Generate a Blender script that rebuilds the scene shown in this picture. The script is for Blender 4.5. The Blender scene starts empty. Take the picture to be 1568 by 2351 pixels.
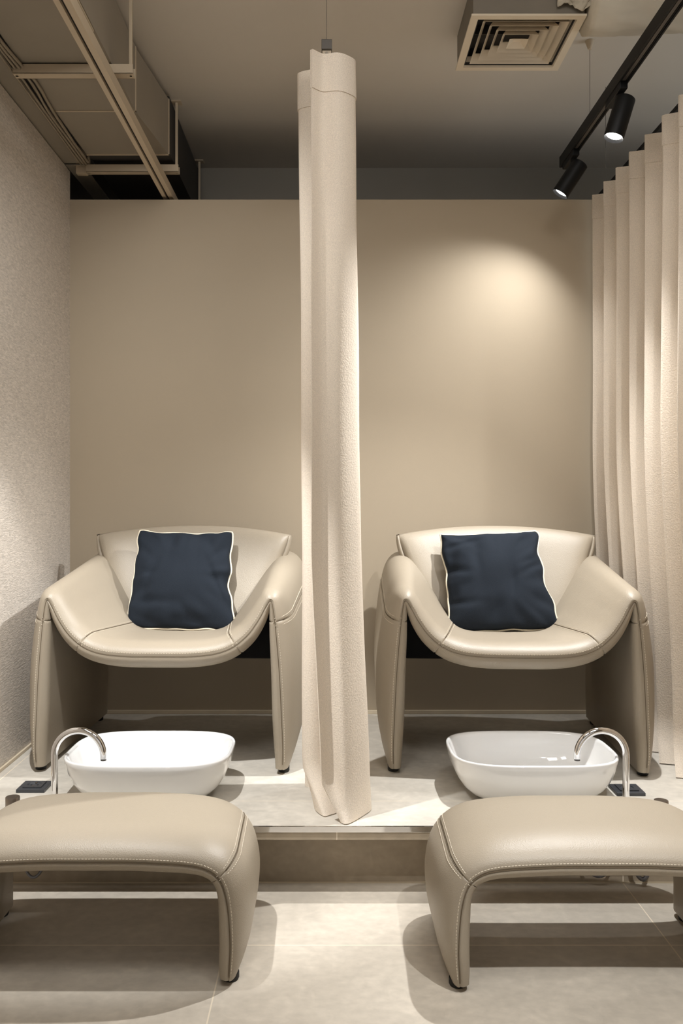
import bpy, bmesh, math, random
import numpy as np
from mathutils import Vector, Matrix, noise

# ------------------------------------------------------------------ camera, light, exposure
C = bpy.context.scene.collection
SC = bpy.context.scene
F = 2050.0; HC = 1.077; PZ = 0.19      # focal length in px, camera height, platform height
cd = bpy.data.cameras.new('camera'); cam = bpy.data.objects.new('camera', cd); C.objects.link(cam)
cam.location = (0, 0, HC); cam.rotation_euler = (math.pi/2, 0, 0)
cd.sensor_fit = 'HORIZONTAL'; cd.sensor_width = 36; cd.lens = 36*F/1568
cd.shift_x = 26/1568; cd.shift_y = -30.5/1568; cd.clip_start = 0.05
SC.camera = cam
SC.view_settings.view_transform = 'Standard'; SC.view_settings.look = 'None'
SC.view_settings.exposure = 0.27; SC.view_settings.gamma = 1; SC.view_settings.use_curve_mapping = False
w = bpy.data.worlds.new('world'); SC.world = w; w.use_nodes = True
w.node_tree.nodes['Background'].inputs[0].default_value = (0.5, 0.47, 0.43, 1)
w.node_tree.nodes['Background'].inputs[1].default_value = 0.05

def aim(o, target):
    d = Vector(target) - Vector(o.location)
    o.rotation_euler = d.to_track_quat('-Z', 'Y').to_euler()
WARM = (1.0, 0.97, 0.93)
COOL = (0.99, 0.99, 0.985)
def spot(name, loc, target, power, angle, blend, col=COOL, r=0.02):
    l = bpy.data.lights.new(name, 'SPOT'); o = bpy.data.objects.new(name, l); C.objects.link(o)
    l.energy = power; l.spot_size = math.radians(angle); l.spot_blend = blend; l.color = col; l.shadow_soft_size = r
    o.location = loc; aim(o, target); return o
def area(name, loc, target, power, sx, sy, col=WARM):
    l = bpy.data.lights.new(name, 'AREA'); o = bpy.data.objects.new(name, l); C.objects.link(o)
    l.shape = 'RECTANGLE'; l.size = sx; l.size_y = sy; l.energy = power; l.color = col
    o.location = loc; aim(o, target); return o
# further spotlights of the same tracks, nearer than the frame shows; added fills marked
spot('spotlight_left_track', (-0.67, 2.02, 2.25), (-0.60, 2.80, 0.3), 135, 54, 0.4)
spot('spotlight_right_front', (0.92, 1.05, 2.30), (0.90, 1.85, 0.0), 105, 50, 0.8)
spot('spotlight_left_front', (-0.66, 0.75, 2.27), (-0.10, 1.65, 0.0), 4, 56, 0.6)
spot('wall_fill_spot', (-0.66, 2.0, 2.25), (-0.42, 3.69, 1.15), 33, 90, 1.0)  # added lamp that lifts the left half of the partition
spot('wall_fill_spot', (0.92, 2.05, 2.25), (0.36, 3.69, 0.95), 40, 58, 1.0)  # unseen extra lamp, added to brighten the partition's right half
area('soft_fill_left', (-0.30, 1.35, 2.66), (-0.35, 2.2, 0.5), 13.5, 0.5, 0.9)  # added soft overhead fill for walls and chairs, not a fixture
area('soft_fill_right', (0.55, 1.35, 2.66), (0.50, 2.2, 0.5), 13.5, 0.5, 0.9)  # right-hand twin of the soft fill, likewise added
area('room_beyond_curtain', (3.0, 2.7, 1.7), (0.8, 2.9, 2.5), 14, 1.4, 1.2, (0.86, 0.94, 1.0))
area('fill_behind_camera', (0.3, -2.3, 1.3), (0.3, 2.0, 1.5), 9, 3.0, 2.0, (1.0, 0.98, 0.96))  # added frontal fill behind the camera, brightens ceiling and curtain
# ------------------------------------------------------------------ materials
def mat(name): 
    m = bpy.data.materials.new(name); m.use_nodes = True
    return m, m.node_tree, m.node_tree.nodes, m.node_tree.links, m.node_tree.nodes['Principled BSDF']
def srgb(r, g, b):
    f = lambda c: ((c/255+0.055)/1.055)**2.4 if c/255 > 0.04045 else c/255/12.92
    return (f(r), f(g), f(b), 1)
def simple(name, col, rough=0.5, metal=0.0, noise_scale=None, var=0.1, bump=0.0, bscale=200, stretch=(1,1,1), coat=0, spec=0.5, sheen=0):
    m, t, N, L, P = mat(name)
    P.inputs['Base Color'].default_value = col; P.inputs['Roughness'].default_value = rough
    P.inputs['Metallic'].default_value = metal; P.inputs['Specular IOR Level'].default_value = spec
    if coat: P.inputs['Coat Weight'].default_value = coat; P.inputs['Coat Roughness'].default_value = 0.03
    if sheen: P.inputs['Sheen Weight'].default_value = sheen
    tc = N.new('ShaderNodeTexCoord'); mp = N.new('ShaderNodeMapping'); mp.inputs['Scale'].default_value = stretch
    L.new(tc.outputs['Object'], mp.inputs['Vector'])
    n = N.new('ShaderNodeTexNoise'); n.inputs['Scale'].default_value = noise_scale or 4; n.inputs['Detail'].default_value = 6
    L.new(mp.outputs[0], n.inputs['Vector'])
    mr = N.new('ShaderNodeMapRange'); mr.inputs['From Min'].default_value = 0.3; mr.inputs['From Max'].default_value = 0.7
    mr.inputs['To Min'].default_value = 1-var; mr.inputs['To Max'].default_value = 1+var
    L.new(n.outputs['Fac'], mr.inputs['Value'])
    mx = N.new('ShaderNodeMix'); mx.data_type = 'RGBA'; mx.blend_type = 'MULTIPLY'; mx.inputs['Factor'].default_value = 1
    mx.inputs['A'].default_value = col; L.new(mr.outputs[0], mx.inputs['B']); L.new(mx.outputs['Result'], P.inputs['Base Color'])
    if bump:
        b = N.new('ShaderNodeBump'); b.inputs['Strength'].default_value = bump; b.inputs['Distance'].default_value = 0.001
        n2 = N.new('ShaderNodeTexNoise'); n2.inputs['Scale'].default_value = bscale; n2.inputs['Detail'].default_value = 3
        L.new(mp.outputs[0], n2.inputs['Vector']); L.new(n2.outputs['Fac'], b.inputs['Height']); L.new(b.outputs[0], P.inputs['Normal'])
    return m
def leather():
    m, t, N, L, P = mat('taupe_leather')
    P.inputs['Base Color'].default_value = srgb(160, 149, 132); P.inputs['Roughness'].default_value = 0.45
    tc = N.new('ShaderNodeTexCoord'); v = N.new('ShaderNodeTexVoronoi'); v.inputs['Scale'].default_value = 420
    L.new(tc.outputs['Object'], v.inputs['Vector'])
    n = N.new('ShaderNodeTexNoise'); n.inputs['Scale'].default_value = 9; n.inputs['Detail'].default_value = 3
    L.new(tc.outputs['Object'], n.inputs['Vector'])
    b = N.new('ShaderNodeBump'); b.inputs['Strength'].default_value = 0.35; b.inputs['Distance'].default_value = 0.0008
    L.new(v.outputs['Distance'], b.inputs['Height'])
    b2 = N.new('ShaderNodeBump'); b2.inputs['Strength'].default_value = 0.25; b2.inputs['Distance'].default_value = 0.006
    L.new(n.outputs['Fac'], b2.inputs['Height']); L.new(b.outputs[0], b2.inputs['Normal']); L.new(b2.outputs[0], P.inputs['Normal'])
    return m
def tile(name, col, xj, yj, zj=(), wj=0.0016):
    m, t, N, L, P = mat(name)
    tc = N.new('ShaderNodeTexCoord')
    def noi(scale, detail, st, dist=0.0):
        mp = N.new('ShaderNodeMapping'); mp.inputs['Scale'].default_value = st; L.new(tc.outputs['Object'], mp.inputs['Vector'])
        n = N.new('ShaderNodeTexNoise'); n.inputs['Scale'].default_value = scale; n.inputs['Detail'].default_value = detail
        n.inputs['Distortion'].default_value = dist; L.new(mp.outputs[0], n.inputs['Vector']); return n.outputs['Fac']
    def mr(s, a, b, c, d):
        r = N.new('ShaderNodeMapRange'); L.new(s, r.inputs['Value'])
        for k, v in zip(('From Min', 'From Max', 'To Min', 'To Max'), (a, b, c, d)): r.inputs[k].default_value = v
        return r.outputs[0]
    def mul(a, b):
        q = N.new('ShaderNodeMath'); q.operation = 'MULTIPLY'; L.new(a, q.inputs[0]); L.new(b, q.inputs[1]); return q.outputs[0]
    k = mul(mr(noi(2.6, 10, (0.9, 1.3, 1.3), 0.8), 0.3, 0.7, 0.86, 1.10), mr(noi(45, 8, (0.8, 1, 1)), 0.3, 0.7, 0.92, 1.07))
    k = mul(k, mr(noi(14, 6, (1, 1, 1), 1.5), 0.5, 0.72, 0.98, 1.08))
    mx = N.new('ShaderNodeMix'); mx.data_type = 'RGBA'; mx.blend_type = 'MULTIPLY'; mx.inputs['Factor'].default_value = 1
    mx.inputs['A'].default_value = col; L.new(k, mx.inputs['B'])
    sep = N.new('ShaderNodeSeparateXYZ'); L.new(tc.outputs['Object'], sep.inputs[0])
    tot = None
    for ax, js in ((0, xj), (1, yj), (2, zj)):
        for j in js:
            c = N.new('ShaderNodeMath'); c.operation = 'COMPARE'; c.inputs[1].default_value = j; c.inputs[2].default_value = wj
            L.new(sep.outputs[ax], c.inputs[0])
            if tot is None: tot = c.outputs[0]
            else:
                q = N.new('ShaderNodeMath'); q.operation = 'MAXIMUM'; L.new(tot, q.inputs[0]); L.new(c.outputs[0], q.inputs[1]); tot = q.outputs[0]
    out = mx.outputs['Result']
    if tot is not None:
        m2 = N.new('ShaderNodeMix'); m2.data_type = 'RGBA'; L.new(tot, m2.inputs['Factor']); L.new(out, m2.inputs['A'])
        m2.inputs['B'].default_value = srgb(226, 214, 194); out = m2.outputs['Result']
    L.new(out, P.inputs['Base Color']); P.inputs['Roughness'].default_value = 0.48
    b = N.new('ShaderNodeBump'); b.inputs['Strength'].default_value = 0.15; b.inputs['Distance'].default_value = 0.0008
    L.new(noi(120, 4, (1, 1, 1)), b.inputs['Height']); L.new(b.outputs[0], P.inputs['Normal'])
    return m
def wallpaper():
    m, t, N, L, P = mat('ribbed_wallpaper')
    tc = N.new('ShaderNodeTexCoord'); mp = N.new('ShaderNodeMapping'); mp.inputs['Scale'].default_value = (1, 0.22, 1); mp.inputs['Rotation'].default_value = (math.radians(6), 0, 0)
    L.new(tc.outputs['Object'], mp.inputs['Vector'])
    n = N.new('ShaderNodeTexNoise'); n.inputs['Scale'].default_value = 190; n.inputs['Detail'].default_value = 3; n.inputs['Distortion'].default_value = 1.0
    L.new(mp.outputs[0], n.inputs['Vector'])
    r = N.new('ShaderNodeMapRange'); r.inputs['To Min'].default_value = 0.8; r.inputs['To Max'].default_value = 1.18
    r.inputs['From Min'].default_value = 0.3; r.inputs['From Max'].default_value = 0.7
    L.new(n.outputs['Fac'], r.inputs['Value'])
    mx = N.new('ShaderNodeMix'); mx.data_type = 'RGBA'; mx.blend_type = 'MULTIPLY'; mx.inputs['Factor'].default_value = 1
    mx.inputs['A'].default_value = srgb(208, 199, 188); L.new(r.outputs[0], mx.inputs['B']); L.new(mx.outputs['Result'], P.inputs['Base Color'])
    b = N.new('ShaderNodeBump'); b.inputs['Strength'].default_value = 0.8; b.inputs['Distance'].default_value = 0.002
    L.new(n.outputs['Fac'], b.inputs['Height']); L.new(b.outputs[0], P.inputs['Normal']); P.inputs['Roughness'].default_value = 0.85
    return m
def fabric(name, col, trans=0.25, sc=900, bump=0.5):
    m, t, N, L, P = mat(name)
    tc = N.new('ShaderNodeTexCoord')
    n = N.new('ShaderNodeTexNoise'); n.inputs['Scale'].default_value = sc; n.inputs['Detail'].default_value = 2
    L.new(tc.outputs['Object'], n.inputs['Vector'])
    n3 = N.new('ShaderNodeTexNoise'); n3.inputs['Scale'].default_value = sc*0.4; n3.inputs['Detail'].default_value = 2
    L.new(tc.outputs['Object'], n3.inputs['Vector'])
    r = N.new('ShaderNodeMapRange'); r.inputs['From Min'].default_value = 0.3; r.inputs['From Max'].default_value = 0.7
    r.inputs['To Min'].default_value = 0.86; r.inputs['To Max'].default_value = 1.1; L.new(n.outputs['Fac'], r.inputs['Value'])
    mx = N.new('ShaderNodeMix'); mx.data_type = 'RGBA'; mx.blend_type = 'MULTIPLY'; mx.inputs['Factor'].default_value = 1
    mx.inputs['A'].default_value = col; L.new(r.outputs[0], mx.inputs['B']); L.new(mx.outputs['Result'], P.inputs['Base Color'])
    b = N.new('ShaderNodeBump'); b.inputs['Strength'].default_value = bump; b.inputs['Distance'].default_value = 0.001
    L.new(n3.outputs['Fac'], b.inputs['Height']); L.new(b.outputs[0], P.inputs['Normal'])
    P.inputs['Roughness'].default_value = 0.9; P.inputs['Specular IOR Level'].default_value = 0.2
    if trans:
        tr = N.new('ShaderNodeBsdfTranslucent'); L.new(mx.outputs['Result'], tr.inputs['Color'])
        ms = N.new('ShaderNodeMixShader'); ms.inputs[0].default_value = trans
        L.new(P.outputs[0], ms.inputs[1]); L.new(tr.outputs[0], ms.inputs[2])
        L.new(ms.outputs[0], N['Material Output'].inputs['Surface'])
    return m
def emit(name, col, s):
    m, t, N, L, P = mat(name); P.inputs['Emission Color'].default_value = col; P.inputs['Emission Strength'].default_value = s
    P.inputs['Base Color'].default_value = (0.8, 0.8, 0.8, 1); return m

M = dict(
 leather=leather(), wallpaper=wallpaper(),
 paint=simple('taupe_wall_paint', srgb(173, 159, 138), 0.75, bump=0.15, bscale=300, var=0.02, noise_scale=2),
 paint_grey=simple('grey_beige_paint', srgb(150, 144, 134), 0.85, var=0.02, bump=0.1, bscale=250),
 ceiling=simple('ceiling_paint', srgb(206, 198, 186), 0.85, var=0.03, noise_scale=1.5, bump=0.2, bscale=60),
 metal_beige=simple('beige_painted_metal', srgb(196, 180, 156), 0.5, var=0.03, bump=0.05, bscale=300),
 duct=simple('taupe_painted_duct', srgb(150, 141, 127), 0.6, var=0.05, bump=0.1, bscale=60),
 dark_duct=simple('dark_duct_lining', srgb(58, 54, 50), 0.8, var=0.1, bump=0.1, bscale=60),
 white_metal=simple('white_painted_metal', srgb(222, 208, 186), 0.45, var=0.02),
 black=simple('black_metal', srgb(16, 16, 17), 0.5, var=0.05, spec=0.25),
 track_grey=simple('track_copper_grey', srgb(92, 88, 84), 0.4, metal=0.6, var=0.05),
 plastic=simple('charcoal_plastic', srgb(60, 62, 66), 0.4, var=0.03),
 rubber=simple('black_rubber', srgb(20, 20, 20), 0.6),
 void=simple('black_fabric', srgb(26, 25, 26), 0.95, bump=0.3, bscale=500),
 chrome=simple('chrome', (0.85, 0.85, 0.86, 1), 0.06, metal=1, var=0.0),
 brushed=simple('brushed_metal', srgb(150, 140, 132), 0.3, metal=1, var=0.05),
 ceramic=simple('white_glazed_ceramic', srgb(240, 240, 239), 0.08, var=0.0, coat=0.6),
 seam=simple('dark_seam_thread', srgb(104, 90, 70), 0.8),
 stitch=simple('pale_thread', srgb(222, 212, 194), 0.7, var=0.05),
 foil=simple('wrapped_insulation', srgb(186, 176, 158), 0.7, var=0.15, noise_scale=12, bump=0.9, bscale=35, stretch=(0.35, 1, 1)),
 curtain=fabric('cream_boucle_curtain', srgb(238, 226, 210), 0.1, 520, 0.9),
 navy=fabric('navy_cotton', srgb(29, 35, 43), 0, 1100, 0.5),
 piping=fabric('cream_piping', srgb(232, 222, 200), 0, 1500, 0.2),
 cable=simple('beige_cable_sheath', srgb(150, 138, 120), 0.6, var=0.1),
 hose=simple('grey_braided_hose', srgb(120, 120, 124), 0.35, metal=0.6, bump=0.8, bscale=900),
 wire=simple('steel_wire', srgb(110, 104, 96), 0.5, metal=0.5),
 floor=tile('beige_stone_tile_floor', srgb(197, 188, 174), (-0.253, 0.821), (2.154, 1.10)),
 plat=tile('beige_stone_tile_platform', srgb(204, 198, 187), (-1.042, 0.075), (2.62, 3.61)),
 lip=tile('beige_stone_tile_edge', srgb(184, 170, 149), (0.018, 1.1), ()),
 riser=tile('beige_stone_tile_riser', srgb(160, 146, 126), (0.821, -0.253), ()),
 lens=emit('lit_lamp_lens', (1, 0.97, 0.92, 1), 25),
)
# ------------------------------------------------------------------ helpers
def tag(o, label=None, cat=None, group=None, kind=None):
    for k, v in (('label', label), ('category', cat), ('group', group), ('kind', kind)):
        if v: o[k] = v
    return o
def thing(name, loc, label, cat, group=None, rz=0):
    o = bpy.data.objects.new(name, None); C.objects.link(o); o.location = loc; o.rotation_euler = (0, 0, rz); o.empty_display_size = 0.05
    return tag(o, label, cat, group)
def link(name, verts, faces, m, parent=None, smooth=True, recalc=True, loc=None, auto=None):
    me = bpy.data.meshes.new(name); me.from_pydata([tuple(v) for v in verts], [], faces); me.update()
    if recalc:
        b = bmesh.new(); b.from_mesh(me); bmesh.ops.recalc_face_normals(b, faces=b.faces); b.to_mesh(me); b.free()
    if auto:
        b = bmesh.new(); b.from_mesh(me)
        for f in b.faces: f.smooth = True
        for e in b.edges:
            if len(e.link_faces) == 2 and e.calc_face_angle(0) > math.radians(auto): e.smooth = False
        b.to_mesh(me); b.free()
    elif smooth:
        for p in me.polygons: p.use_smooth = True
    me.materials.append(m)
    o = bpy.data.objects.new(name, me); C.objects.link(o)
    if parent: o.parent = parent
    if loc: o.location = loc
    return o
class MB:
    def __init__(s): s.v = []; s.f = []
    def add(s, vs, fs):
        k = len(s.v); s.v += [tuple(v) for v in vs]; s.f += [tuple(i+k for i in f) for f in fs]; return s
    def box(s, x0, x1, y0, y1, z0, z1):
        vs = [(x, y, z) for x in (x0, x1) for y in (y0, y1) for z in (z0, z1)]
        return s.add(vs, [(0,1,3,2),(4,6,7,5),(0,4,5,1),(2,3,7,6),(0,2,6,4),(1,5,7,3)])
    def tube(s, pts, r, n=10, cap=True):
        pts = [Vector(p) for p in pts]; rs = r if isinstance(r, (list, tuple)) else [r]*len(pts)
        vs = []; fs = []; up = None
        for i, p in enumerate(pts):
            t = (pts[min(i+1, len(pts)-1)] - pts[max(i-1, 0)]).normalized()
            if up is None:
                up = t.orthogonal().normalized()
            up = (up - t*up.dot(t)).normalized(); sd = t.cross(up)
            for k in range(n):
                a = 2*math.pi*k/n; vs.append(p + (up*math.cos(a) + sd*math.sin(a))*rs[i])
        for i in range(len(pts)-1):
            for k in range(n):
                fs.append((i*n+k, i*n+(k+1) % n, (i+1)*n+(k+1) % n, (i+1)*n+k))
        if cap: fs.append(tuple(range(n-1, -1, -1))); fs.append(tuple((len(pts)-1)*n+k for k in range(n)))
        return s.add(vs, fs)
    def lathe(s, prof, cx=0, cy=0, n=32, cap=True):
        vs = []; fs = []
        for r, z in prof:
            for k in range(n): a = 2*math.pi*k/n; vs.append((cx+r*math.cos(a), cy+r*math.sin(a), z))
        for i in range(len(prof)-1):
            for k in range(n): fs.append((i*n+k, i*n+(k+1) % n, (i+1)*n+(k+1) % n, (i+1)*n+k))
        if cap: fs.append(tuple(range(n-1, -1, -1))); fs.append(tuple((len(prof)-1)*n+k for k in range(n)))
        return s.add(vs, fs)
    def prism(s, poly, y0, y1):                     # poly in xz, extruded along y
        n = len(poly); vs = [(x, y0, z) for x, z in poly] + [(x, y1, z) for x, z in poly]
        fs = [tuple(range(n)), tuple(range(2*n-1, n-1, -1))] + [(i, (i+1) % n, n+(i+1) % n, n+i) for i in range(n)]
        return s.add(vs, fs)
    def build(s, name, m, parent=None, smooth=False, auto=None, bevel=0, seg=2):
        o = link(name, s.v, s.f, m, parent, smooth=smooth, auto=auto)
        if bevel:
            b = o.modifiers.new('bevel', 'BEVEL'); b.width = bevel; b.segments = seg; b.limit_method = 'ANGLE'; b.angle_limit = math.radians(40)
        return o
def struct(o): o['kind'] = 'structure'; return o
def smoothstep(x): x = min(max(x, 0), 1); return x*x*(3-2*x)
def cr(ctrl, n):
    """catmull-rom through the rows of ctrl, n samples per span"""
    c = np.array(ctrl, float); P = np.vstack([2*c[0]-c[1], c, 2*c[-1]-c[-2]]); out = []
    for i in range(1, len(P)-2):
        p0, p1, p2, p3 = P[i-1], P[i], P[i+1], P[i+2]
        for k in range(n):
            t = k/n; out.append(0.5*((2*p1)+(-p0+p2)*t+(2*p0-5*p1+4*p2-p3)*t*t+(-p0+3*p1-3*p2+p3)*t**3))
    out.append(P[-2]); return np.array(out)

# ------------------------------------------------------------------ the setting
struct(MB().box(-3.2, 3.4, -2.6, 2.52, -0.1, 0).build('floor', M['floor']))
plat = struct(MB().box(-1.075, 3.4, 2.4195, 3.69, PZ-0.03, PZ).build('floor', M['plat']))
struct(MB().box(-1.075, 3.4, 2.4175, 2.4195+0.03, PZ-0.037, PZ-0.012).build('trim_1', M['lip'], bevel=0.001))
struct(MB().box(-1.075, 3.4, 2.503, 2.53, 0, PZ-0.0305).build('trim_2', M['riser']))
struct(MB().box(-1.075, 3.4, 2.4145, 2.4194, PZ-0.0155, PZ+0.0008).build('trim_3', M['chrome'], bevel=0.0008))
struct(MB().box(-1.075, 3.4, 2.5005, 2.503, 0.0, 0.004).build('trim_4', simple('pale_grout', srgb(190, 176, 152), 0.8)))
struct(MB().box(-1.175, 3.4, 3.69, 3.79, 0, HC+1.236).build('wall_back', M['paint']))
struct(MB().box(-1.175, -1.075, -2.6, 3.69, 0, HC+1.352).build('wall_left', M['wallpaper']))
struct(MB().box(-3.2, 3.4, 4.36, 4.46, 0, HC+1.615).build('wall_far', M['paint_grey']))
struct(MB().box(-3.3, -3.2, -2.6, 4.46, 0, HC+1.615).build('wall_outer', M['paint_grey']))
struct(MB().box(3.4, 3.5, -2.6, 4.46, 0, HC+1.615).build('wall_right', M['paint']))
struct(MB().box(-3.3, 3.5, -2.7, -2.6, 0, HC+1.615).build('wall_front', M['paint']))
struct(MB().box(-3.3, 3.5, -2.7, 4.46, HC+1.615, HC+1.7).build('ceiling', M['ceiling']))
struct(MB().box(-1.075, 3.4, 3.678, 3.69, PZ, PZ+0.015).build('baseboard_back', simple('pale_base_strip', srgb(214, 200, 176), 0.6), bevel=0.002))
struct(MB().box(-1.075, -1.067, 2.42, 3.678, PZ, PZ+0.012).build('baseboard_left', simple('pale_base_strip_side', srgb(208, 194, 170), 0.6), bevel=0.002))


# ------------------------------------------------------------------ ribbon loft: chairs and ottomans
# station columns: xf zf xb zb t_out t_in r_out r_in y0 y1 r_back
def nose(y, r):
    t = min(max(y/max(r, 1e-5), 0), 1); return math.sqrt(max(0, 1-(1-t)**2))
class Ribbon:
    def __init__(s, half, n=8, ease=1.0):
        st = cr(half, n); left = st[1:][::-1].copy(); left[:, 0] *= -1; left[:, 2] *= -1
        s.st = np.vstack([left, st]); s.n = n; s.c = len(left); s.ease = ease
    def idx(s, k): return int(s.c + k*s.n)          # station k (signed) -> sample index
    def frame(s, i, v):
        a = s.st
        def P(j):
            j = min(max(j, 0), len(a)-1); e = v**s.ease
            return np.array([a[j, 0]*(1-e)+a[j, 2]*e, a[j, 1]*(1-e)+a[j, 3]*e])
        i0 = int(math.floor(i)); fr = i-i0
        c = P(i0)*(1-fr)+P(i0+1)*fr
        t = P(i0+2 if fr > 0 else i0+1)-P(i0-1); t /= np.linalg.norm(t)+1e-9
        row = a[i0]*(1-fr)+a[min(i0+1, len(a)-1)]*fr
        return c, np.array([-t[1], t[0]]), row
    def point(s, i, v, side, inset=0.0, lift=0.0):
        c, n, row = s.frame(i, v); xf, zf, xb, zb, to, ti, ro, ri, y0, y1, rb = row
        L = y1-y0; y = v*L
        if side > 0: g = nose(y, ro)*nose(L-y, rb); p = c + n*(max(to*g-inset, 0)+lift)
        else: g = nose(y, ri)*nose(L-y, min(rb, ri*1.3)); p = c - n*(max(ti*g-inset, 0)+lift)
        return Vector((p[0], y0+y, p[1]))
    VS = [0, .0015, .004, .008, .014, .022, .034, .05, .07, .10, .14, .19, .25, .32, .40, .5, .6, .7, .78, .85, .9, .94, .97, .985, .995, 1]
    def part(s, ia, ib, name, m, parent, inset=0.004, dl=0.35, ga=True, gb=True):
        us = [ia, ia+dl] + list(range(ia+1, ib)) + [ib-dl, ib]
        ins = [inset if ga else 0, 0] + [0]*(ib-ia-1) + [0, inset if gb else 0]
        V = []; Fc = []; nv = len(s.VS); ring = 2*nv-2
        for u, q in zip(us, ins):
            for v in s.VS:
                p = s.point(u, v, 1, q)
                if v == 0: p.y += 0.004
                V.append(p)
            for v in s.VS[-2:0:-1]: V.append(s.point(u, v, -1, q))
        for i in range(len(us)-1):
            for k in range(ring): Fc.append((i*ring+k, i*ring+(k+1) % ring, (i+1)*ring+(k+1) % ring, (i+1)*ring+k))
        Fc.append(tuple(range(ring))); e = (len(us)-1)*ring; Fc.append(tuple(e+k for k in range(ring-1, -1, -1)))
        return link(name, V, Fc, m, parent, auto=50)
    def stitches(s, path, name, parent, step=0.0085, ln=0.0052, r=0.0008):
        """path: list of (i, v, side); dashes laid along the surface"""
        pts = [s.point(i, v, sd, 0, 0.0006) for i, v, sd in path]
        b = MB(); acc = 0; on = True; i = 0
        d = [0]
        for a, c in zip(pts, pts[1:]): d.append(d[-1]+(c-a).length)
        def at(q):
            for k in range(1, len(d)):
                if q <= d[k]: t = (q-d[k-1])/max(d[k]-d[k-1], 1e-9); return pts[k-1].lerp(pts[k], t)
            return pts[-1]
        q = 0.0
        while q+ln < d[-1]:
            b.tube([at(q), at(q+ln)], r, 4); q += step
        return b.build(name, M['stitch'], parent)

def seam(R, path, parent, r=0.0009):
    pts = [R.point(i, v, sd)+Vector((0, .0012, 0)) for i, v, sd in path]
    return MB().tube(pts, r, 5).build('seam', M['seam'], parent, smooth=True)

CH = [  # xf    zf     xb    zb    to     ti    ro    ri    y0     y1    rb
 (0.000, .386, 0.000, .345, .046, .040, .075, .035, -.030, .66, .05),
 (0.100, .387, 0.070, .347, .046, .040, .075, .035, -.029, .66, .05),
 (0.180, .394, 0.120, .356, .045, .038, .070, .035, -.024, .66, .05),
 (0.238, .413, 0.165, .385, .043, .036, .065, .035, -.017, .67, .05),
 (0.286, .450, 0.210, .450, .040, .034, .060, .035, -.010, .68, .05),
 (0.320, .495, 0.260, .535, .036, .028, .055, .030, -.005, .69, .05),
 (0.345, .540, 0.310, .615, .032, .018, .050, .020, 0.000, .70, .05),
 (0.362, .561, 0.352, .655, .032, .010, .060, .012, 0.002, .71, .05),
 (0.371, .525, 0.386, .620, .042, .016, .110, .020, 0.000, .72, .06),
 (0.379, .450, 0.400, .500, .054, .024, .150, .025, 0.000, .74, .08),
 (0.389, .330, 0.405, .330, .064, .029, .190, .030, 0.000, .76, .10),
 (0.396, .190, 0.405, .190, .058, .032, .190, .030, 0.000, .77, .10),
 (0.400, .090, 0.404, .090, .040, .030, .150, .028, 0.002, .77, .09),
 (0.399, .018, 0.400, .018, .018, .024, .060, .020, 0.008, .76, .05)]
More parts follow.
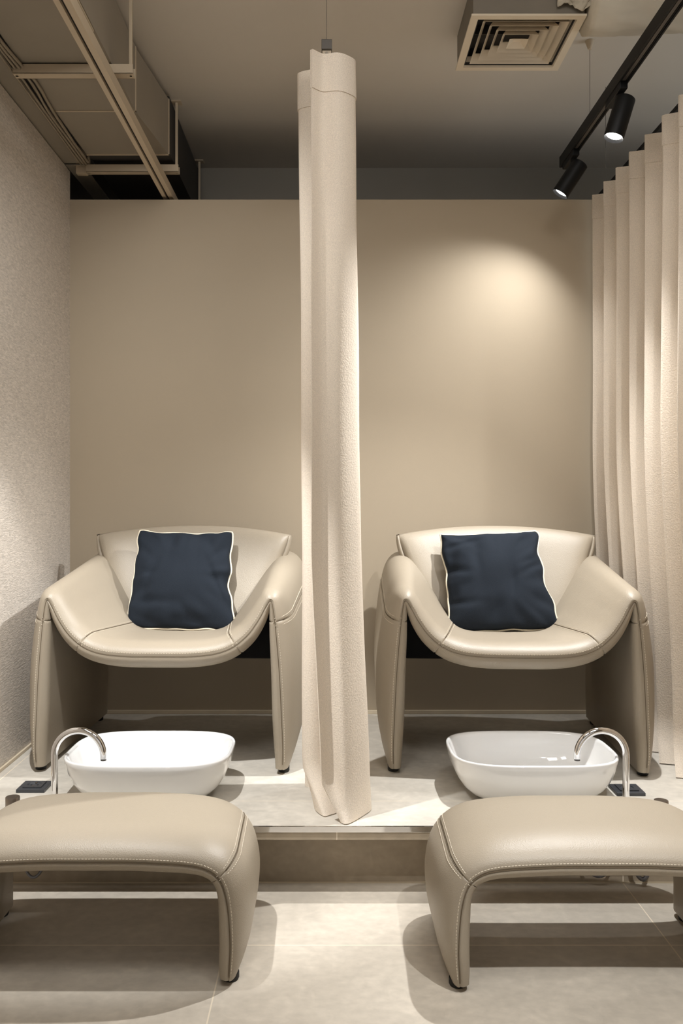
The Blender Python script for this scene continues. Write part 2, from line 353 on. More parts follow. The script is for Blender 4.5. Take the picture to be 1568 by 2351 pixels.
def armchair(loc, rz, label):
    t = thing('armchair', loc, label, 'armchair', 'leather armchairs facing the foot basins', rz)
    R = Ribbon(CH, 8); K = R.idx
    L = M['leather']
    R.part(K(-3)-2, K(3)+2, 'seat', L, t)
    R.part(K(3)+2, K(8)+4, 'armrest', L, t); R.part(K(-8)-4, K(-3)-2, 'armrest', L, t)
    R.part(K(8)+4, K(13), 'side_panel', L, t, gb=False); R.part(K(-13), K(-8)-4, 'side_panel', L, t, ga=False)
    # stitching: beside the front seam, and across at the part seams
    R.stitches([(i, .002, 1) for i in range(K(-6), K(6)+1)], 'stitching', t)
    for sg in (1, -1):
        a, b = K(sg*8)+sg*6, K(sg*13)-sg*2
        R.stitches([(i, .002, 1) for i in range(a, b, sg)], 'stitching', t)
        i0 = K(sg*8)+sg*4
        for off in (-1.3*sg, 1.3*sg):
            R.stitches([(i0+off, v/40, 1) for v in range(0, 38)], 'stitching', t)
        i1 = K(sg*3)+sg*2
        for off in (-1.0, 1.0):
            R.stitches([(i1+off, v/40, 1) for v in range(0, 28)], 'stitching', t, r=0.0006)
    seam(R, [(i, 0, 1) for i in range(K(-13)+2, K(13)-1)], t)
    for sg in (1, -1):
        seam(R, [(K(sg*3)+sg*2, v/40, 1) for v in range(1, 30)], t, .0007); seam(R, [(K(sg*8)+sg*4, v/40, 1) for v in range(1, 38)], t, .0007)
    # backrest: padded slab, wider towards the top, sides coming forward
    V = []; Fc = []; na, nb = 28, 22; al = []
    def sgnpow(c, e): return math.copysign(abs(c)**e, c)
    def bk(a, b, side):
        wv = .215 + .165*b**0.9
        ea = 1-abs(a)**7; eb = 1-abs(2*b-1)**9
        th = .046*max(ea, 0)**.5*max(eb, 0)**.5
        x = a*wv; z = .375 + .372*b + .034*b*(1-a*a)
        y = .515 + .135*b + .03*b*b - .075*a*a*(0.4+.6*b)
        ny = -side; return Vector((x, y + ny*th, z + side*th*0.30))
    idx = {}
    for sd in (1, -1):
        for i in range(na+1):
            for j in range(nb+1):
                aa = math.sin((i/na-.5)*math.pi)*0.6 + (2*i/na-1)*0.4; bb = 0.5-0.5*math.cos(j/nb*math.pi)*0.55-0.5*(1-2*j/nb)*0.45
                aa = max(-1, min(1, aa)); bb = max(0, min(1, bb))
                if sd == -1 and (i in (0, na) or j in (0, nb)): idx[(sd, i, j)] = idx[(1, i, j)]; continue
                idx[(sd, i, j)] = len(V); V.append(bk(aa, bb, sd))
    for sd in (1, -1):
        for i in range(na):
            for j in range(nb): Fc.append((idx[(sd, i, j)], idx[(sd, i+1, j)], idx[(sd, i+1, j+1)], idx[(sd, i, j+1)]))
    link('backrest', V, Fc, L, t)
    # folded leather flaps at the two upper corners
    for sg in (1, -1):
        V = []; Fc = []; n = 12
        for i in range(n+1):
            q = i/n; z = .744 - .28*q; x = sg*(.374 - .112*q**1.1 + .006*math.sin(q*6)); y = .605 - .085*q
            wd = .012 + .008*math.sin(math.pi*min(1, q*2.2)) if q < .45 else .012 - .010*(q-.45)/.55
            ring = [(0, -.012), (wd*.5, -.010), (wd, 0), (wd*.9, .05), (0, .075), (-.010, .03)]
            for dx, dy in ring: V.append((x + sg*(dx-.004), y + dy, z + .006*math.cos(dx*80)))
        m = len(ring)
        for i in range(n):
            for k in range(m): Fc.append((i*m+k, i*m+(k+1) % m, (i+1)*m+(k+1) % m, (i+1)*m+k))
        Fc += [tuple(range(m)), tuple(n*m+k for k in range(m))]
        o = link('corner_flap', V, Fc, L, t); sb = o.modifiers.new('s', 'SUBSURF'); sb.levels = 1; sb.render_levels = 2
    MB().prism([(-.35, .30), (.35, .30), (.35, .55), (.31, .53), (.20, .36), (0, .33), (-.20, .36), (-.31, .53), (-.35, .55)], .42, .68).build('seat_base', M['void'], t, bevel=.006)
    for sg in (1, -1):
        for y in (.055, .70):
            MB().lathe([(.016, 0), (.018, .004), (.018, .02)], sg*.400, y, 16).build('foot', M['rubber'], t, auto=30)
    return t
LCH = armchair((-0.552, 2.865, PZ), math.radians(-2.0), 'taupe leather armchair beside the textured left wall, navy cushion on its seat')
RCH = armchair((0.602, 2.838, PZ), math.radians(-3.2), 'taupe leather armchair beside the long pleated curtain, navy cushion on its seat')

OT = [
 (0.000, .277, 0.000, .272, .052, .023, .115, .018, 0.000, .400, .10),
 (0.090, .277, 0.088, .272, .052, .023, .115, .018, 0.000, .400, .10),
 (0.170, .274, 0.165, .269, .051, .023, .110, .018, 0.000, .400, .10),
 (0.228, .269, 0.220, .264, .049, .022, .100, .018, 0.001, .400, .10),
 (0.264, .260, 0.256, .255, .047, .021, .095, .018, 0.002, .400, .10),
 (0.291, .241, 0.283, .236, .048, .020, .095, .018, 0.003, .400, .10),
 (0.306, .208, 0.300, .206, .050, .020, .100, .020, 0.003, .400, .10),
 (0.314, .160, 0.312, .158, .048, .024, .120, .022, 0.002, .400, .11),
 (0.318, .095, 0.316, .094, .040, .026, .120, .022, 0.000, .398, .11),
 (0.316, .050, 0.314, .050, .030, .025, .090, .022, 0.002, .395, .09),
 (0.314, .014, 0.311, .014, .016, .022, .050, .018, 0.006, .390, .05)]
def ottoman(loc, rz, label):
    t = thing('ottoman', loc, label, 'ottoman', 'arched leather footstools below the platform', rz)
    R = Ribbon(OT, 8, 1.0); K = R.idx; L = M['leather']
    R.part(K(-5), K(5), 'seat', L, t)
    R.part(K(5), K(10), 'leg', L, t, gb=False); R.part(K(-10), K(-5), 'leg', L, t, ga=False)
    R.stitches([(i, .003, 1) for i in range(K(-5)+1, K(5))], 'stitching', t, step=.0075, ln=.005, r=.0009)
    seam(R, [(i, 0, 1) for i in range(K(-10)+2, K(10)-1)], t)
    for sg in (1, -1):
        seam(R, [(K(sg*5), v/40, 1) for v in range(1, 38)], t, .0007)
        R.stitches([(i, .003, 1) for i in range(K(sg*5)+sg, K(sg*10)-sg*2, sg)], 'stitching', t, step=.0075, ln=.005, r=.0008)
        for off in (-1.2, 1.2):
            R.stitches([(K(sg*5)+off, v/40, 1) for v in range(0, 38)], 'stitching', t, step=.0075, ln=.005, r=.0008)
        for y in (.045, .35):
            MB().lathe([(.018, 0), (.020, .004), (.020, .016)], sg*.314, y, 16).build('foot', M['rubber'], t, auto=30)
    return t
ottoman((-0.538, 1.960, 0), 0, 'arched taupe leather footstool below the left basin, cut by the frame edge')
ottoman((0.597, 1.935, 0), 0, 'arched taupe leather footstool below the right basin')

# ------------------------------------------------------------------ cushions
def pillow(loc, rot, half, skew, seed, label, pinch=(0.03, 0.03)):
    n = 56; V = []; idx = {}; Fc = []
    rnd = random.Random(seed)
    folds = [(rnd.uniform(-1, 1), rnd.uniform(-1, 1), rnd.uniform(0, math.pi), rnd.uniform(.05, .12)) for _ in range(9)]
    def base(u, v):
        pu = 1 - .075*(1-abs(v)**3.5)*abs(u)**2
        pv = 1 - (.125*(1-abs(u)**5) if v > 0 else .02*(1-u*u))*abs(v)**2
        cr_ = 1 - .085*(abs(u)*abs(v))**7
        x = u*half*pu*cr_*(1.0 if v > 0 else 1+.03*abs(v)); z = v*half*1.035*pv*cr_
        wob = .010*noise.noise(Vector((u*3+seed, v*3, 0)))
        e = max(abs(u), abs(v))
        x += wob*e; z += .006*noise.noise(Vector((u*3, v*3+seed, 4)))*e
        x, z = skew(u, v, x, z)
        return x, z
    for sd in (1, -1):
        for i in range(n+1):
            for j in range(n+1):
                u = math.sin((i/n-.5)*math.pi)*.5+(2*i/n-1)*.5; v = math.sin((j/n-.5)*math.pi)*.5+(2*j/n-1)*.5
                edge = i in (0, n) or j in (0, n)
                if sd == -1 and edge: idx[(sd, i, j)] = idx[(1, i, j)]; continue
                x, z = base(u, v)
                th = .068*(max(0, 1-u*u)**.42)*(max(0, 1-v*v)**.42)
                # puckers running in from the seam
                e = max(abs(u), abs(v)); wr = 0
                if not edge:
                    ang = math.atan2(v, u)
                    wr = .013*noise.noise(Vector((ang*4.5+seed, e*1.2, sd)))*smoothstep((e-.35)/.5)
                    wr += .006*noise.noise(Vector((u*2.2, v*2.2, seed+sd*3)))
                    for (fu, fv, fa, fw) in folds:
                        dx, dv = u-fu, v-fv; al = dx*math.cos(fa)+dv*math.sin(fa); pr = -dx*math.sin(fa)+dv*math.cos(fa)
                        wr -= .009*math.exp(-(pr/fw)**2)*math.exp(-(al/.4)**2)
                idx[(sd, i, j)] = len(V); V.append((x, -sd*(th+wr*(1 if not edge else 0)*min(1, th/.02)), z))
    for sd in (1, -1):
        for i in range(n):
            for j in range(n): Fc.append((idx[(sd, i, j)], idx[(sd, i+1, j)], idx[(sd, i+1, j+1)], idx[(sd, i, j+1)]))
    t = thing('throw_pillow', loc, label, 'pillow', 'navy cushions on the armchairs')
    t.rotation_euler = rot
    link('cover', V, Fc, M['navy'], t)
    loop = [V[idx[(1, i, 0)]] for i in range(0, n)] + [V[idx[(1, n, j)]] for j in range(0, n)] + [V[idx[(1, i, n)]] for i in range(n, 0, -1)] + [V[idx[(1, 0, j)]] for j in range(n, -1, -1)]
    c = Vector((0, 0, 0)); lp = [Vector(p)*1.008 for p in loop]
    MB().tube(lp, .0034, 8, cap=False).build('piping', M['piping'], t, smooth=True)
    return t
# pillows lean on the backrests
pillow((-0.552, 3.318, PZ+.594), (math.radians(-22), math.radians(1), math.radians(-2)), .190,
       lambda u, v, x, z: (x + .026*max(0, -v)*max(0, u), z), 3, 'navy square cushion with cream piping standing upright, on the left armchair')
pillow((0.607, 3.292, PZ+.592), (math.radians(-22), math.radians(-2), math.radians(-3)), .190,
       lambda u, v, x, z: (x + (.022*max(0, -v)*max(0, u) + .012*(-v)), z - .0*u), 8, 'navy square cushion with cream piping slumped to one side, on the right armchair')

# ------------------------------------------------------------------ basins
def basin(x, y, label, rz=0):
    t = thing('basin', (x, y, PZ), label, 'basin', 'white foot basins on the platform', rz)
    n = 96; V = []; Fc = []
    def ring(sc, z, inset=0.0, ex=3.4):
        out = []
        for k in range(n):
            a = 2*math.pi*k/n; c, s = math.cos(a), math.sin(a)
            hx = .247*sc[0]-inset; hy = .196*sc[1]-inset
            out.append((math.copysign(abs(c)**(2/ex), c)*hx, math.copysign(abs(s)**(2/ex), s)*hy, z))
        return out
    prof = [((.50, .46), .0, 0), ((.62, .58), .001, 0), ((.70, .66), .006, 0), ((.78, .75), .018, 0), ((.86, .84), .038, 0), ((.92, .91), .062, 0),
            ((.965, .96), .09, 0), ((.99, .99), .115, 0), ((1, 1), .128, 0), ((1, 1), .1315, .0015), ((1, 1), .133, .005), ((1, 1), .131, .009),
            ((.995, .995), .124, .011), ((.97, .97), .10, .013), ((.93, .93), .07, .014), ((.88, .87), .045, .015), ((.78, .76), .026, .016), ((.62, .58), .018, .016), ((.4, .36), .015, .016), ((.15, .14), .014, .016)]
    for sc, z, ins in prof: V += ring(sc, z, ins)
    for i in range(len(prof)-1):
        for k in range(n): Fc.append((i*n+k, i*n+(k+1) % n, (i+1)*n+(k+1) % n, (i+1)*n+k))
    Fc.append(tuple(range(n-1, -1, -1))); e = (len(prof)-1)*n; Fc.append(tuple(e+k for k in range(n)))
    link('bowl', V, Fc, M['ceramic'], t, auto=60)
    MB().lathe([(.022, .0145), (.024, .017), (.020, .019), (.004, .0195)], 0, 0, 32).build('drain', M['chrome'], t, auto=40)
    return t
basin(-0.540, 2.712, 'white oval basin brightly lit inside, in front of the left armchair')
basin(0.605, 2.712, 'white oval basin with grey shade inside, in front of the right armchair')

def faucet(x, y, sg, label):
    t = thing('faucet', (x, y, PZ), label, 'faucet', 'chrome gooseneck spouts over the basins')
    R = .0735; zc = .135
    pts = [(0, 0, .002), (0, 0, .06), (0, 0, .10), (0, 0, zc-.01)]
    for k in range(0, 25):
        a = math.pi*k/24; pts.append((sg*(R-R*math.cos(a)), -0.012*k/24, zc+R*math.sin(a)))
    pts.append((sg*2*R, -.013, zc-.008))
    MB().tube(pts, .0100, 20).build('spout', M['chrome'], t, auto=50)
    MB().lathe([(.020, 0), (.020, .006), (.0105, .008)], 0, 0, 28).build('base_ring', M['chrome'], t, auto=30)
    MB().lathe([(.0085, zc-.012), (.0085, zc-.0085)], sg*2*R, -.013, 18).build('outlet', M['track_grey'], t, auto=30)
    return t
faucet(-0.809, 2.62, 1, 'chrome gooseneck spout curving right, over the left basin')
faucet(0.868, 2.62, -1, 'chrome gooseneck spout curving left, over the right basin')

def knob(x, y, label):
    t = thing('tap_knob', (x, y, PZ), label, 'knob', 'round metal knobs on the platform')
    MB().lathe([(.020, 0), (.020, .036), (.019, .038)], 0, 0, 32).build('handle', M['brushed'], t, auto=30)
    MB().lathe([(.023, 0), (.023, .004)], 0, 0, 32).build('collar', M['chrome'], t, auto=30)
knob(-0.905, 2.545, 'round brushed metal knob peeking over the left footstool')
knob(0.932, 2.515, 'round brushed metal knob peeking over the right footstool')

def socket(x, y, label):
    t = thing('floor_socket', (x, y, PZ), label, 'socket', 'black power sockets on the platform')
    MB().box(-.043, .043, -.043, .043, 0, .010).build('frame', M['plastic'], t, bevel=.0015)
    V = []; Fc = []; n = 32      # insert plate with a round recess
    b = MB(); ring_o = []; ring_i = []
    for k in range(n):
        a = 2*math.pi*k/n; c, s = math.cos(a), math.sin(a); m_ = max(abs(c), abs(s))
        V.append((c/m_*.028, s/m_*.028, .0135))
    for k in range(n): a = 2*math.pi*k/n; V.append((math.cos(a)*.021, math.sin(a)*.021, .0135))
    for k in range(n): a = 2*math.pi*k/n; V.append((math.cos(a)*.0195, math.sin(a)*.0195, .0105))
    for k in range(n): V.append((V[k][0], V[k][1], .0095))
    for k in range(n):
        q = (k+1) % n; Fc += [(k, q, n+q, n+k), (n+k, n+q, 2*n+q, 2*n+k), (3*n+k, 3*n+q, q, k)]
    Fc.append(tuple(2*n+k for k in range(n))); Fc.append(tuple(3*n+k for k in range(n)))
    ins = link('insert', V, Fc, M['plastic'], t, auto=25)
    for sx in (-1, 1): MB().lathe([(.0026, .0106), (.0026, .0112)], sx*.0095, 0, 12).build('pin_hole', M['rubber'], ins)
    MB().box(-.003, .003, .013, .0195, .0106, .0128).build('earth_clip', M['brushed'], ins)
    MB().box(-.003, .003, -.0195, -.013, .0106, .0128).build('earth_clip', M['brushed'], ins)
socket(-0.905, 2.735, 'black square power socket behind the left spout')
socket(0.898, 2.705, 'black square power socket behind the right spout')

# hoses hanging in front of the riser
def hose(x0, x1, zl, y, label, r=.006):
    pts = []; n = 24
    for k in range(n+1):
        a = math.pi*k/n; pts.append(((x0+x1)/2 - (x1-x0)/2*math.cos(a), y+.004*math.sin(a*3), (.15 if True else 0) - (.15-zl)*math.sin(a)**.8))
    o = MB().tube(pts, r, 10).build('water_hose', M['hose'], None, smooth=True)
    return tag(o, label, 'hose', 'hoses hanging below the platform edge')
hose(-.860, -.785, .028, 2.478, 'thin hose loop under the left footstool', .004)
hose(.690, .800, .030, 2.478, 'wide dark hose loop behind the right footstool', .004)
hose(.835, .895, .024, 2.474, 'small grey hose loop behind the right footstool near its far leg')

# ------------------------------------------------------------------ curtains
def sheet(name, path_fn, nu, nz, z0, z1, th, label, cat, seamz, m='curtain'):
    """path_fn(s, q) -> (x, y) for s in 0..1 along the fabric, q in 0..1 up; closed double-sided sheet, with a stitched heading band"""
    t = thing(name, (0, 0, 0), label, cat)
    def grid(za, zb, nz, extra, nm, mm, thk):
        V = []; Fc = []
        for j in range(nz+1):
            z = za+(zb-za)*j/nz; q = (z-z0)/(z1-z0)
            P = [Vector(path_fn(i/nu, q)) for i in range(nu+1)]
            for sd in (1, -1):
                for i in range(nu+1):
                    tg = (P[min(i+1, nu)]-P[max(i-1, 0)]).normalized(); nr = Vector((-tg.y, tg.x))
                    p = P[i]+nr*sd*thk/2
                    V.append((p.x, p.y, z + extra*math.sin(i*.7)*0))
        w_ = 2*(nu+1)
        for j in range(nz):
            for sd in (0, 1):
                for i in range(nu): a = j*w_+sd*(nu+1)+i; Fc.append((a, a+1, a+1+w_, a+w_))
            for i in (0, nu): a = j*w_+i; Fc.append((a, a+nu+1, a+nu+1+w_, a+w_))
        for j in (0, nz):
            for i in range(nu): a = j*w_+i; Fc.append((a, a+1, a+nu+2, a+nu+1))
        return link(nm, V, Fc, M[mm], t, auto=60)
    grid(z0, seamz, nz, 0, 'drape', m, th)
    grid(seamz-.001, z1, 6, 0, 'heading_band', m, th+.006)
    return t
# long pleated curtain along the right side
Y0, Y1, NP = 1.75, 3.672, 13
def rc(s, q):
    y = Y0+(Y1-Y0)*s; ph = (3.638-y)/.150*2*math.pi
    sp = noise.noise(Vector((s*9, q*1.5, 2)))
    amp = .046+.006*sp + .006*(1-q)
    c = math.cos(ph); c = math.copysign(abs(c)**.75, c)
    low = smoothstep((.55-q)/.5)
    x = 1.118 - amp*c + .006*noise.noise(Vector((s*20, q*2, 7)))*(1-q) + .045*low
    kick = max(0, 1-q/.045); y -= .055*kick; x -= .012*kick
    y += .020*math.sin(ph)*(1+.3*sp) + .006*noise.noise(Vector((s*14, q*2.5, 9)))
    return (x, y)
sheet('curtain', rc, NP*20, 40, PZ+.004, HC+1.238, .003, 'cream pleated curtain hanging along the right side behind the right armchair', 'curtain', HC+1.142)
# stacked divider curtain between the chairs, seen end-on
TOP = [(-.052, 2.464), (-.020, 2.492), (.020, 2.486), (.050, 2.505), (.069, 2.530), (.055, 2.556), (.000, 2.572), (-.060, 2.585), (-.090, 2.605), (-.075, 2.635), (.00, 2.655), (.050, 2.675), (.050, 2.70), (-.02, 2.72), (-.075, 2.745), (-.05, 2.77), (.04, 2.785)]
BOT = [(-.024, 2.444), (.008, 2.470), (.044, 2.450), (.085, 2.490), (.112, 2.545), (.095, 2.580), (.030, 2.580), (-.045, 2.560), (-.078, 2.590), (-.070, 2.635), (.00, 2.655), (.070, 2.675), (.070, 2.70), (-.02, 2.72), (-.075, 2.745), (-.05, 2.77), (.04, 2.785)]
MID = [(-.052, 2.446), (-.018, 2.480), (.018, 2.470), (.055, 2.490), (.085, 2.530), (.070, 2.560), (.005, 2.568), (-.055, 2.575), (-.078, 2.598), (-.070, 2.635), (.00, 2.655), (.060, 2.675), (.060, 2.70), (-.02, 2.72), (-.075, 2.745), (-.05, 2.77), (.04, 2.785)]
FLR = [(.030, 2.440), (.043, 2.428), (.062, 2.446), (.090, 2.490), (.117, 2.545), (.095, 2.572), (.050, 2.545), (.000, 2.500), (-.020, 2.492), (-.045, 2.560), (.00, 2.640), (.070, 2.670), (.070, 2.70), (-.02, 2.72), (-.075, 2.745), (-.05, 2.77), (.04, 2.785)]
sT, sM, sB, sF = cr(TOP, 6), cr(MID, 6), cr(BOT, 6), cr(FLR, 6)
def cc(s, q):
    i = min(int(round(s*(len(sT)-1))), len(sT)-1)
    if q > .35: k = (q-.35)/.65; p = sM[i]*(1-k)+sT[i]*k
    elif q > .05: k = smoothstep((q-.05)/.30)*.4+(q-.05)/.30*.6; p = sB[i]*(1-k)+sM[i]*k
    else: k = q/.05; p = sF[i]*(1-k)+sB[i]*k
    return (p[0] + .003*noise.noise(Vector((s*10, q*5, 1))), p[1])
sheet('curtain', cc, len(sT)-1, 60, PZ+.003, HC+1.240, .0035, 'narrow cream divider curtain bunched up between the two armchairs', 'curtain', HC+1.135)
# curtain rails
t = thing('curtain_rail', (1.118, 1.6, HC+1.243), 'thin black curtain rail above the long pleated curtain', 'rail', 'curtain rails')
MB().box(-.010, .010, 0, 2.09, .004, .018).build('rail', M['black'], t, bevel=.002)
t2 = thing('suspension_wire', (1.08, 3.50, HC+1.26), 'thin steel wire holding the rail of the pleated curtain', 'wire', 'thin suspension wires from the ceiling')
MB().tube([(0, 0, 0), (0, 0, .354)], .0009, 6).build('wire', M['wire'], t2)
t = thing('curtain_rail', (-.010, 2.60, HC+1.277), 'beige rail with end bracket above the bunched divider curtain', 'rail', 'curtain rails')
MB().box(-.012, .012, .004, 1.09, .006, .030).build('rail', M['metal_beige'], t, bevel=.001)
b_ = MB().box(-.015, .015, -.022, .004, .022, .050).build('end_bracket', M['track_grey'], t, bevel=.001)
MB().box(-.013, .013, -.014, -.0005, .0, .022).build('end_plate', M['metal_beige'], t, bevel=.001)
sc_ = MB(); sc_.tube([(0, -.014, .012), (0, -.019, .012)], .0045, 14).build('screw', M['chrome'], t, auto=30)
t = thing('suspension_wire', (-.010, 2.590, HC+1.327), 'thin steel wire above the divider curtain', 'wire', 'thin suspension wires from the ceiling')
MB().tube([(0, 0, 0), (0, 0, .287)], .0008, 6).build('wire', M['wire'], t)

# ------------------------------------------------------------------ black lighting track and its spotlights
TX0, TX1, TZ = .900, .932, HC+1.300
t = thing('lighting_track', (.916, 1.0, TZ), 'black lighting track hanging above the right side, two lit spotlights on it', 'track')
W2 = .016
prof = [(-W2, .040), (-W2, 0), (-.011, 0), (-.011, .004), (-.007, .004), (-.007, .014), (-.0035, .014), (-.0035, .006), (.0035, .006), (.0035, .014), (.007, .014), (.007, .004), (.011, .004), (.011, 0), (W2, 0), (W2, .040)]
MB().prism(prof, 0, 2.50).build('housing', M['black'], t)
MB().box(-.0052, .0052, .02, 2.48, .0045, .0075).build('conductor', M['track_grey'], t)
MB().box(-.0165, .0165, 2.495, 2.505, -.0005, .0405).build('end_cap', M['black'], t)
w1 = thing('suspension_wire', (.916, 3.15, TZ+.041), 'thin steel wire with a ceiling cone holding the black track', 'wire', 'thin suspension wires from the ceiling')
MB().tube([(0, 0, 0), (0, 0, .262)], .0009, 6).build('wire', M['wire'], w1)
MB().lathe([(.006, .244), (.008, .248), (.017, .2735)], 0, 0, 20).build('ceiling_cone', M['metal_beige'], w1, auto=40)

def spotlight(y, ax, label, power, angle, blend, ln=.135, aimv=None):
    """lamp hung from the track at depth y; ax = direction the beam leaves"""
    t = thing('spotlight', (.916, y, TZ), label, 'spotlight', 'black cylinder spotlights on the track')
    d = Vector(ax).normalized()
    MB().box(-.013, .013, -.075, .075, -.020, .006).build('adapter', M['black'], t, bevel=.003)
    MB().tube([(0, -.03, -.018), (0, -.03, -.062)], .0085, 14).build('stem', M['black'], t, auto=40)
    piv = Vector((0.012, -.03, -.058)); r = .0315
    top = piv - d*.028; bot = piv + d*(ln-.028)
    off = Vector((0, 0, 0))
    body = MB().tube([top, top+d*.002, bot-d*.002, bot], [r-.002, r, r, r-.001], 36, cap=False)
    body.tube([bot, bot-d*.010], [r-.001, r-.006], 36, cap=False)
    body.tube([top, top+d*.0005], [r-.002, .0005], 36, cap=False)
    h = body.build('lamp_housing', M['black'], t, auto=40)
    MB().tube([bot-d*.011, bot-d*.0095], [r-.007, r-.007], 32).build('lens', M['lens'], h, auto=40)
    MB().tube([piv+Vector((-.012, 0, .01)), piv+Vector((-.012, 0, -.012))], .010, 14).build('hinge', M['black'], t, auto=40)
    wp = Vector((.916, y, TZ))+bot+d*.006
    spot('spotlight_beam', wp, wp+(Vector(aimv) if aimv else d), power, angle, blend, r=.018)
    return t
spotlight(2.86, (-.30, -.06, -.95), 'black cylinder spotlight glowing brightly, nearer one on the track', 138, 94, .85, aimv=(-.38, -.02, -.92))
spotlight(3.40, (-.52, .10, -.80), 'black cylinder spotlight at the end of the track', 25, 120, 1.0, aimv=(-.50, .20, -1.1))

# ------------------------------------------------------------------ air vent
t = thing('air_vent', (.6165, 2.943, HC+1.5), 'square white ceiling air vent with nested square louvres', 'vent')
def sqring(ro, zo, ri, zi, th, name, m, parent):
    V = []; Fc = []
    for r, z in ((ro, zo), (ri, zi), (ri, zi+th), (ro, zo+th)):
        for sx, sy in ((-1, -1), (1, -1), (1, 1), (-1, 1)): V.append((sx*r, sy*r, z))
    for a in range(4):
        for k in range(4): q = (k+1) % 4; Fc.append((a*4+k, a*4+q, ((a+1) % 4)*4+q, ((a+1) % 4)*4+k))
    return link(name, V, Fc, m, parent, smooth=False)
sqring(.1785, -.004, .155, -.004, .006, 'frame', M['white_metal'], t)
sqring(.155, -.003, .145, .028, .002, 'inner_frame', M['white_metal'], t)
for k, ro in enumerate((.136, .110, .084, .058)):
    sqring(ro, -.001, ro-.017, .026, .0018, 'louvre', M['white_metal'], t)
V = [(sx*.031, sy*.031, -.001) for sx, sy in ((-1, -1), (1, -1), (1, 1), (-1, 1))] + [(sx*.012, sy*.012, .012) for sx, sy in ((-1, -1), (1, -1), (1, 1), (-1, 1))] 
link('centre_plate', [(v[0], v[1], v[2]) for v in V], [(4, 5, 6, 7)]+[(k, (k+1) % 4, 4+(k+1) % 4, 4+k) for k in range(4)], M['white_metal'], t, smooth=False, recalc=False)
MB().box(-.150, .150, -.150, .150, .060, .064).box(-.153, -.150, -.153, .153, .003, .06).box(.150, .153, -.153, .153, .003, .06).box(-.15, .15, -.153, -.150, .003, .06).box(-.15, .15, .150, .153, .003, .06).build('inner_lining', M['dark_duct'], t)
MB().box(-.173, -.154, -.173, .173, .0025, .1145).box(.154, .173, -.173, .173, .0025, .1145).box(-.154, .154, -.173, -.154, .0025, .1145).box(-.154, .154, .154, .173, .0025, .1145).build('plenum', simple('taupe_plenum_paint', srgb(128, 120, 108), 0.8), t)
MB().box(-.14, .14, -.003, .003, .030, .058).build('crossbar', M['track_grey'], t)

# wrapped, crumpled round duct at the ceiling
V = []; Fc = []; n, mseg = 90, 56
for i in range(n+1):
    x = .80 + 1.6*i/n
    for k in range(mseg):
        a = 2*math.pi*k/mseg
        p = Vector((x*5, math.cos(a)*1.2, math.sin(a)*1.2))
        r = .112*(1 + .10*noise.noise(p) + .055*noise.noise(Vector((x*14, math.cos(a)*6, math.sin(a)*6))) + .03*noise.noise(Vector((x*30, math.cos(a)*20, math.sin(a)*20))))
        V.append((x, 2.78+r*math.cos(a), HC+1.565+r*math.sin(a)*.98 if math.sin(a) < 0 else HC+1.565+min(r*math.sin(a), .048)))
for i in range(n):
    for k in range(mseg): Fc.append((i*mseg+k, i*mseg+(k+1) % mseg, (i+1)*mseg+(k+1) % mseg, (i+1)*mseg+k))
Fc += [tuple(range(mseg)), tuple(n*mseg+k for k in range(mseg))]
tag(link('insulated_duct', V, Fc, M['foil']), 'crumpled pale wrapped duct at the ceiling beside the air vent', 'duct')
# loose end of the wrapping behind the vent
V = []; Fc = []; n = 28
for i in range(n+1):
    for j in range(n+1):
        u, v = i/n, j/n; x = .700+.110*u; z = HC+1.515+.095*v + .010*math.sin(u*7)*(1-v)
        V.append((x, 2.750 + .012*noise.noise(Vector((u*5, v*5, 3))) + .010*noise.noise(Vector((u*13, v*9, 5))), z))
for i in range(n):
    for j in range(n): a = i*(n+1)+j; Fc.append((a, a+1, a+n+2, a+n+1))
o = link('wrapping_scrap', V, Fc, M['foil'], recalc=False); sm = o.modifiers.new('s', 'SOLIDIFY'); sm.thickness = .004
tag(o, 'crumpled loose end of grey wrapping tucked above the air vent', 'wrapping')

# ------------------------------------------------------------------ ductwork, hangers, tray and cables on the left
def rect_duct(name, y0, y1, x0, x1, z0, z1, m, label, flanges=(), taper=None):
    t = thing(name, ((x0+x1)/2, y0, HC+z0), label, 'duct')
    cx = (x0+x1)/2
    V = []
    for (y, xa, xb, za, zb) in ((y0, x0, x1, z0, z1), (y1,)+(taper or (x0, x1, z0, z1))):
        V += [(xa-cx, y-y0, za-z0), (xb-cx, y-y0, za-z0), (xb-cx, y-y0, zb-z0), (xa-cx, y-y0, zb-z0)]
    link('duct_section', V, [(0, 1, 2, 3), (4, 7, 6, 5), (0, 4, 5, 1), (1, 5, 6, 2), (2, 6, 7, 3), (3, 7, 4, 0)], m, t, smooth=False)
    for fy in flanges:
        k = (fy-y0)/(y1-y0); xb = x1; za = z0
        if taper: xb = x1+(taper[1]-x1)*k; za = z0+(taper[2]-z0)*k
        MB().box(x0-cx, xb-cx+.003, fy-y0-.004, fy-y0+.004, za-z0-.003, za-z0+.0).box(xb-cx-.0, xb-cx+.003, fy-y0-.004, fy-y0+.004, za-z0-.003, z1-z0).build('seam_flange', M['metal_beige'] if m is M['duct'] else M['duct'], t)
    return t
d1 = rect_duct('air_duct', .6, 3.14, -.966, -.683, 1.36, 1.585, M['duct'], 'big taupe rectangular air duct, near section over the left wall', (3.13,))
MB().box(.122, .139, 0, 1.99, -.006, .0).build('edge_strip', M['metal_beige'], d1)
rect_duct('air_duct', 3.142, 3.545, -.966, -.683, 1.36, 1.585, M['duct'], 'tapering taupe duct section ending above the partition', (3.54,), (-.966, -.640, 1.365, 1.585))
rect_duct('air_duct', 3.548, 4.355, -.966, -.640, 1.375, 1.60, M['dark_duct'], 'dark duct section running on to the far wall', ())
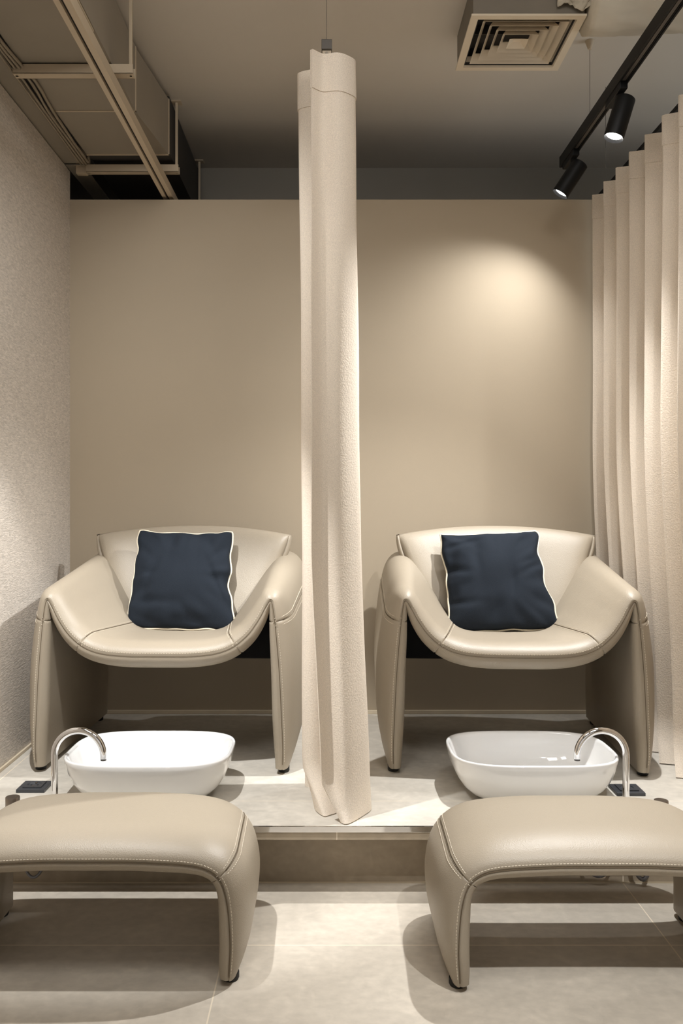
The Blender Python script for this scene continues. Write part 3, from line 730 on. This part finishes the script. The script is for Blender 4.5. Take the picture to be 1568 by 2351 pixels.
def hanger(y, label, zb=1.325, barh=.030):
    t = thing('duct_hanger', (-.80, y, HC+zb), label, 'hanger', 'metal trapeze hangers under the duct')
    MB().box(-.19, .185, -.018, .018, 0, .003).box(-.19, .185, -.018, -.015, 0, barh).box(-.19, .185, .015, .018, 0, barh).build('crossbar', M['metal_beige'], t, bevel=.001)
    MB().box(.170, .180, -.006, .006, 0, 1.615-zb-.004).build('rod', M['metal_beige'], t, bevel=.0015)
    MB().box(.155, .195, -.02, .02, 1.615-zb-.005, 1.615-zb-.0005).build('ceiling_plate', M['metal_beige'], t)
    if y > 3.5 and y < 4: MB().box(-.235, -.192, .0, .030, .0, .12).build('side_plate', M['metal_beige'], t, bevel=.001)
    MB().box(-.188, -.176, -.006, .006, 0, 1.615-zb-.004).build('rod', M['metal_beige'], t, bevel=.0015)
hanger(2.80, 'pale crossbar hanger under the near part of the duct')
hanger(3.635, 'pale crossbar hanger above the partition edge')
hanger(4.27, 'farthest dark duct hanger in front of the far wall')
t = thing('lighting_track', (-.674, .5, HC+1.25), 'beige lighting track with a black slot, running along under the duct', 'track')
MB().prism([(-.0215, .035), (-.0215, 0), (-.006, 0), (-.006, .020), (.0035, .020), (.0035, 0), (.0215, 0), (.0215, .035)], 0, 3.8).build('housing', M['metal_beige'], t)
MB().box(-.0058, .0033, .01, 3.79, .010, .0195).build('slot_liner', M['rubber'], t)
t = thing('cable_tray', (-1.066, .8, HC+1.36), 'flat taupe cable tray running along the top of the left wall', 'tray')
MB().box(-.052, .064, 0, 2.82, 0, .003).box(.061, .064, 0, 2.82, 0, .010).box(-.052, -.049, 0, 2.82, 0, .030).build('near_section', M['duct'], t)
fs = MB(); fs.add([(-.010, 2.83, -.004), (.064, 2.83, -.004), (.064, 3.5, -.004), (.0, 3.5, -.004), (-.010, 2.83, 0), (.064, 2.83, 0), (.064, 3.5, 0), (.0, 3.5, 0)], [(0, 1, 2, 3), (4, 7, 6, 5), (0, 4, 5, 1), (1, 5, 6, 2), (2, 6, 7, 3), (3, 7, 4, 0)]); fs.build('far_section', M['duct'], t)
random.seed(5)
for k in range(6):
    pts = []
    x = -.999 + .0052*k + random.uniform(-.002, .002); zz = HC+1.340+.0095*(k % 2)
    for j in range(40):
        y = .9+2.68*j/39
        bow = .018*math.exp(-((y-2.75-.03*k)/.16)**2)*(k/5) + .010*math.exp(-((y-2.45)/.12)**2)*((5-k)/5)
        pts.append((x+bow+.004*noise.noise(Vector((y*3, k, 0))), y, zz+.006*noise.noise(Vector((y*2.5, k, 5)))))
    o = MB().tube(pts, .0040 if k < 5 else .0055, 8).build('cable', M['cable'], None, smooth=True)
    tag(o, 'thickest taupe cable bowing out beside the cable tray' if k == 5 else 'thin taupe cable of the bundle beside the cable tray', 'cable', 'cables along the tray' if k < 5 else None)
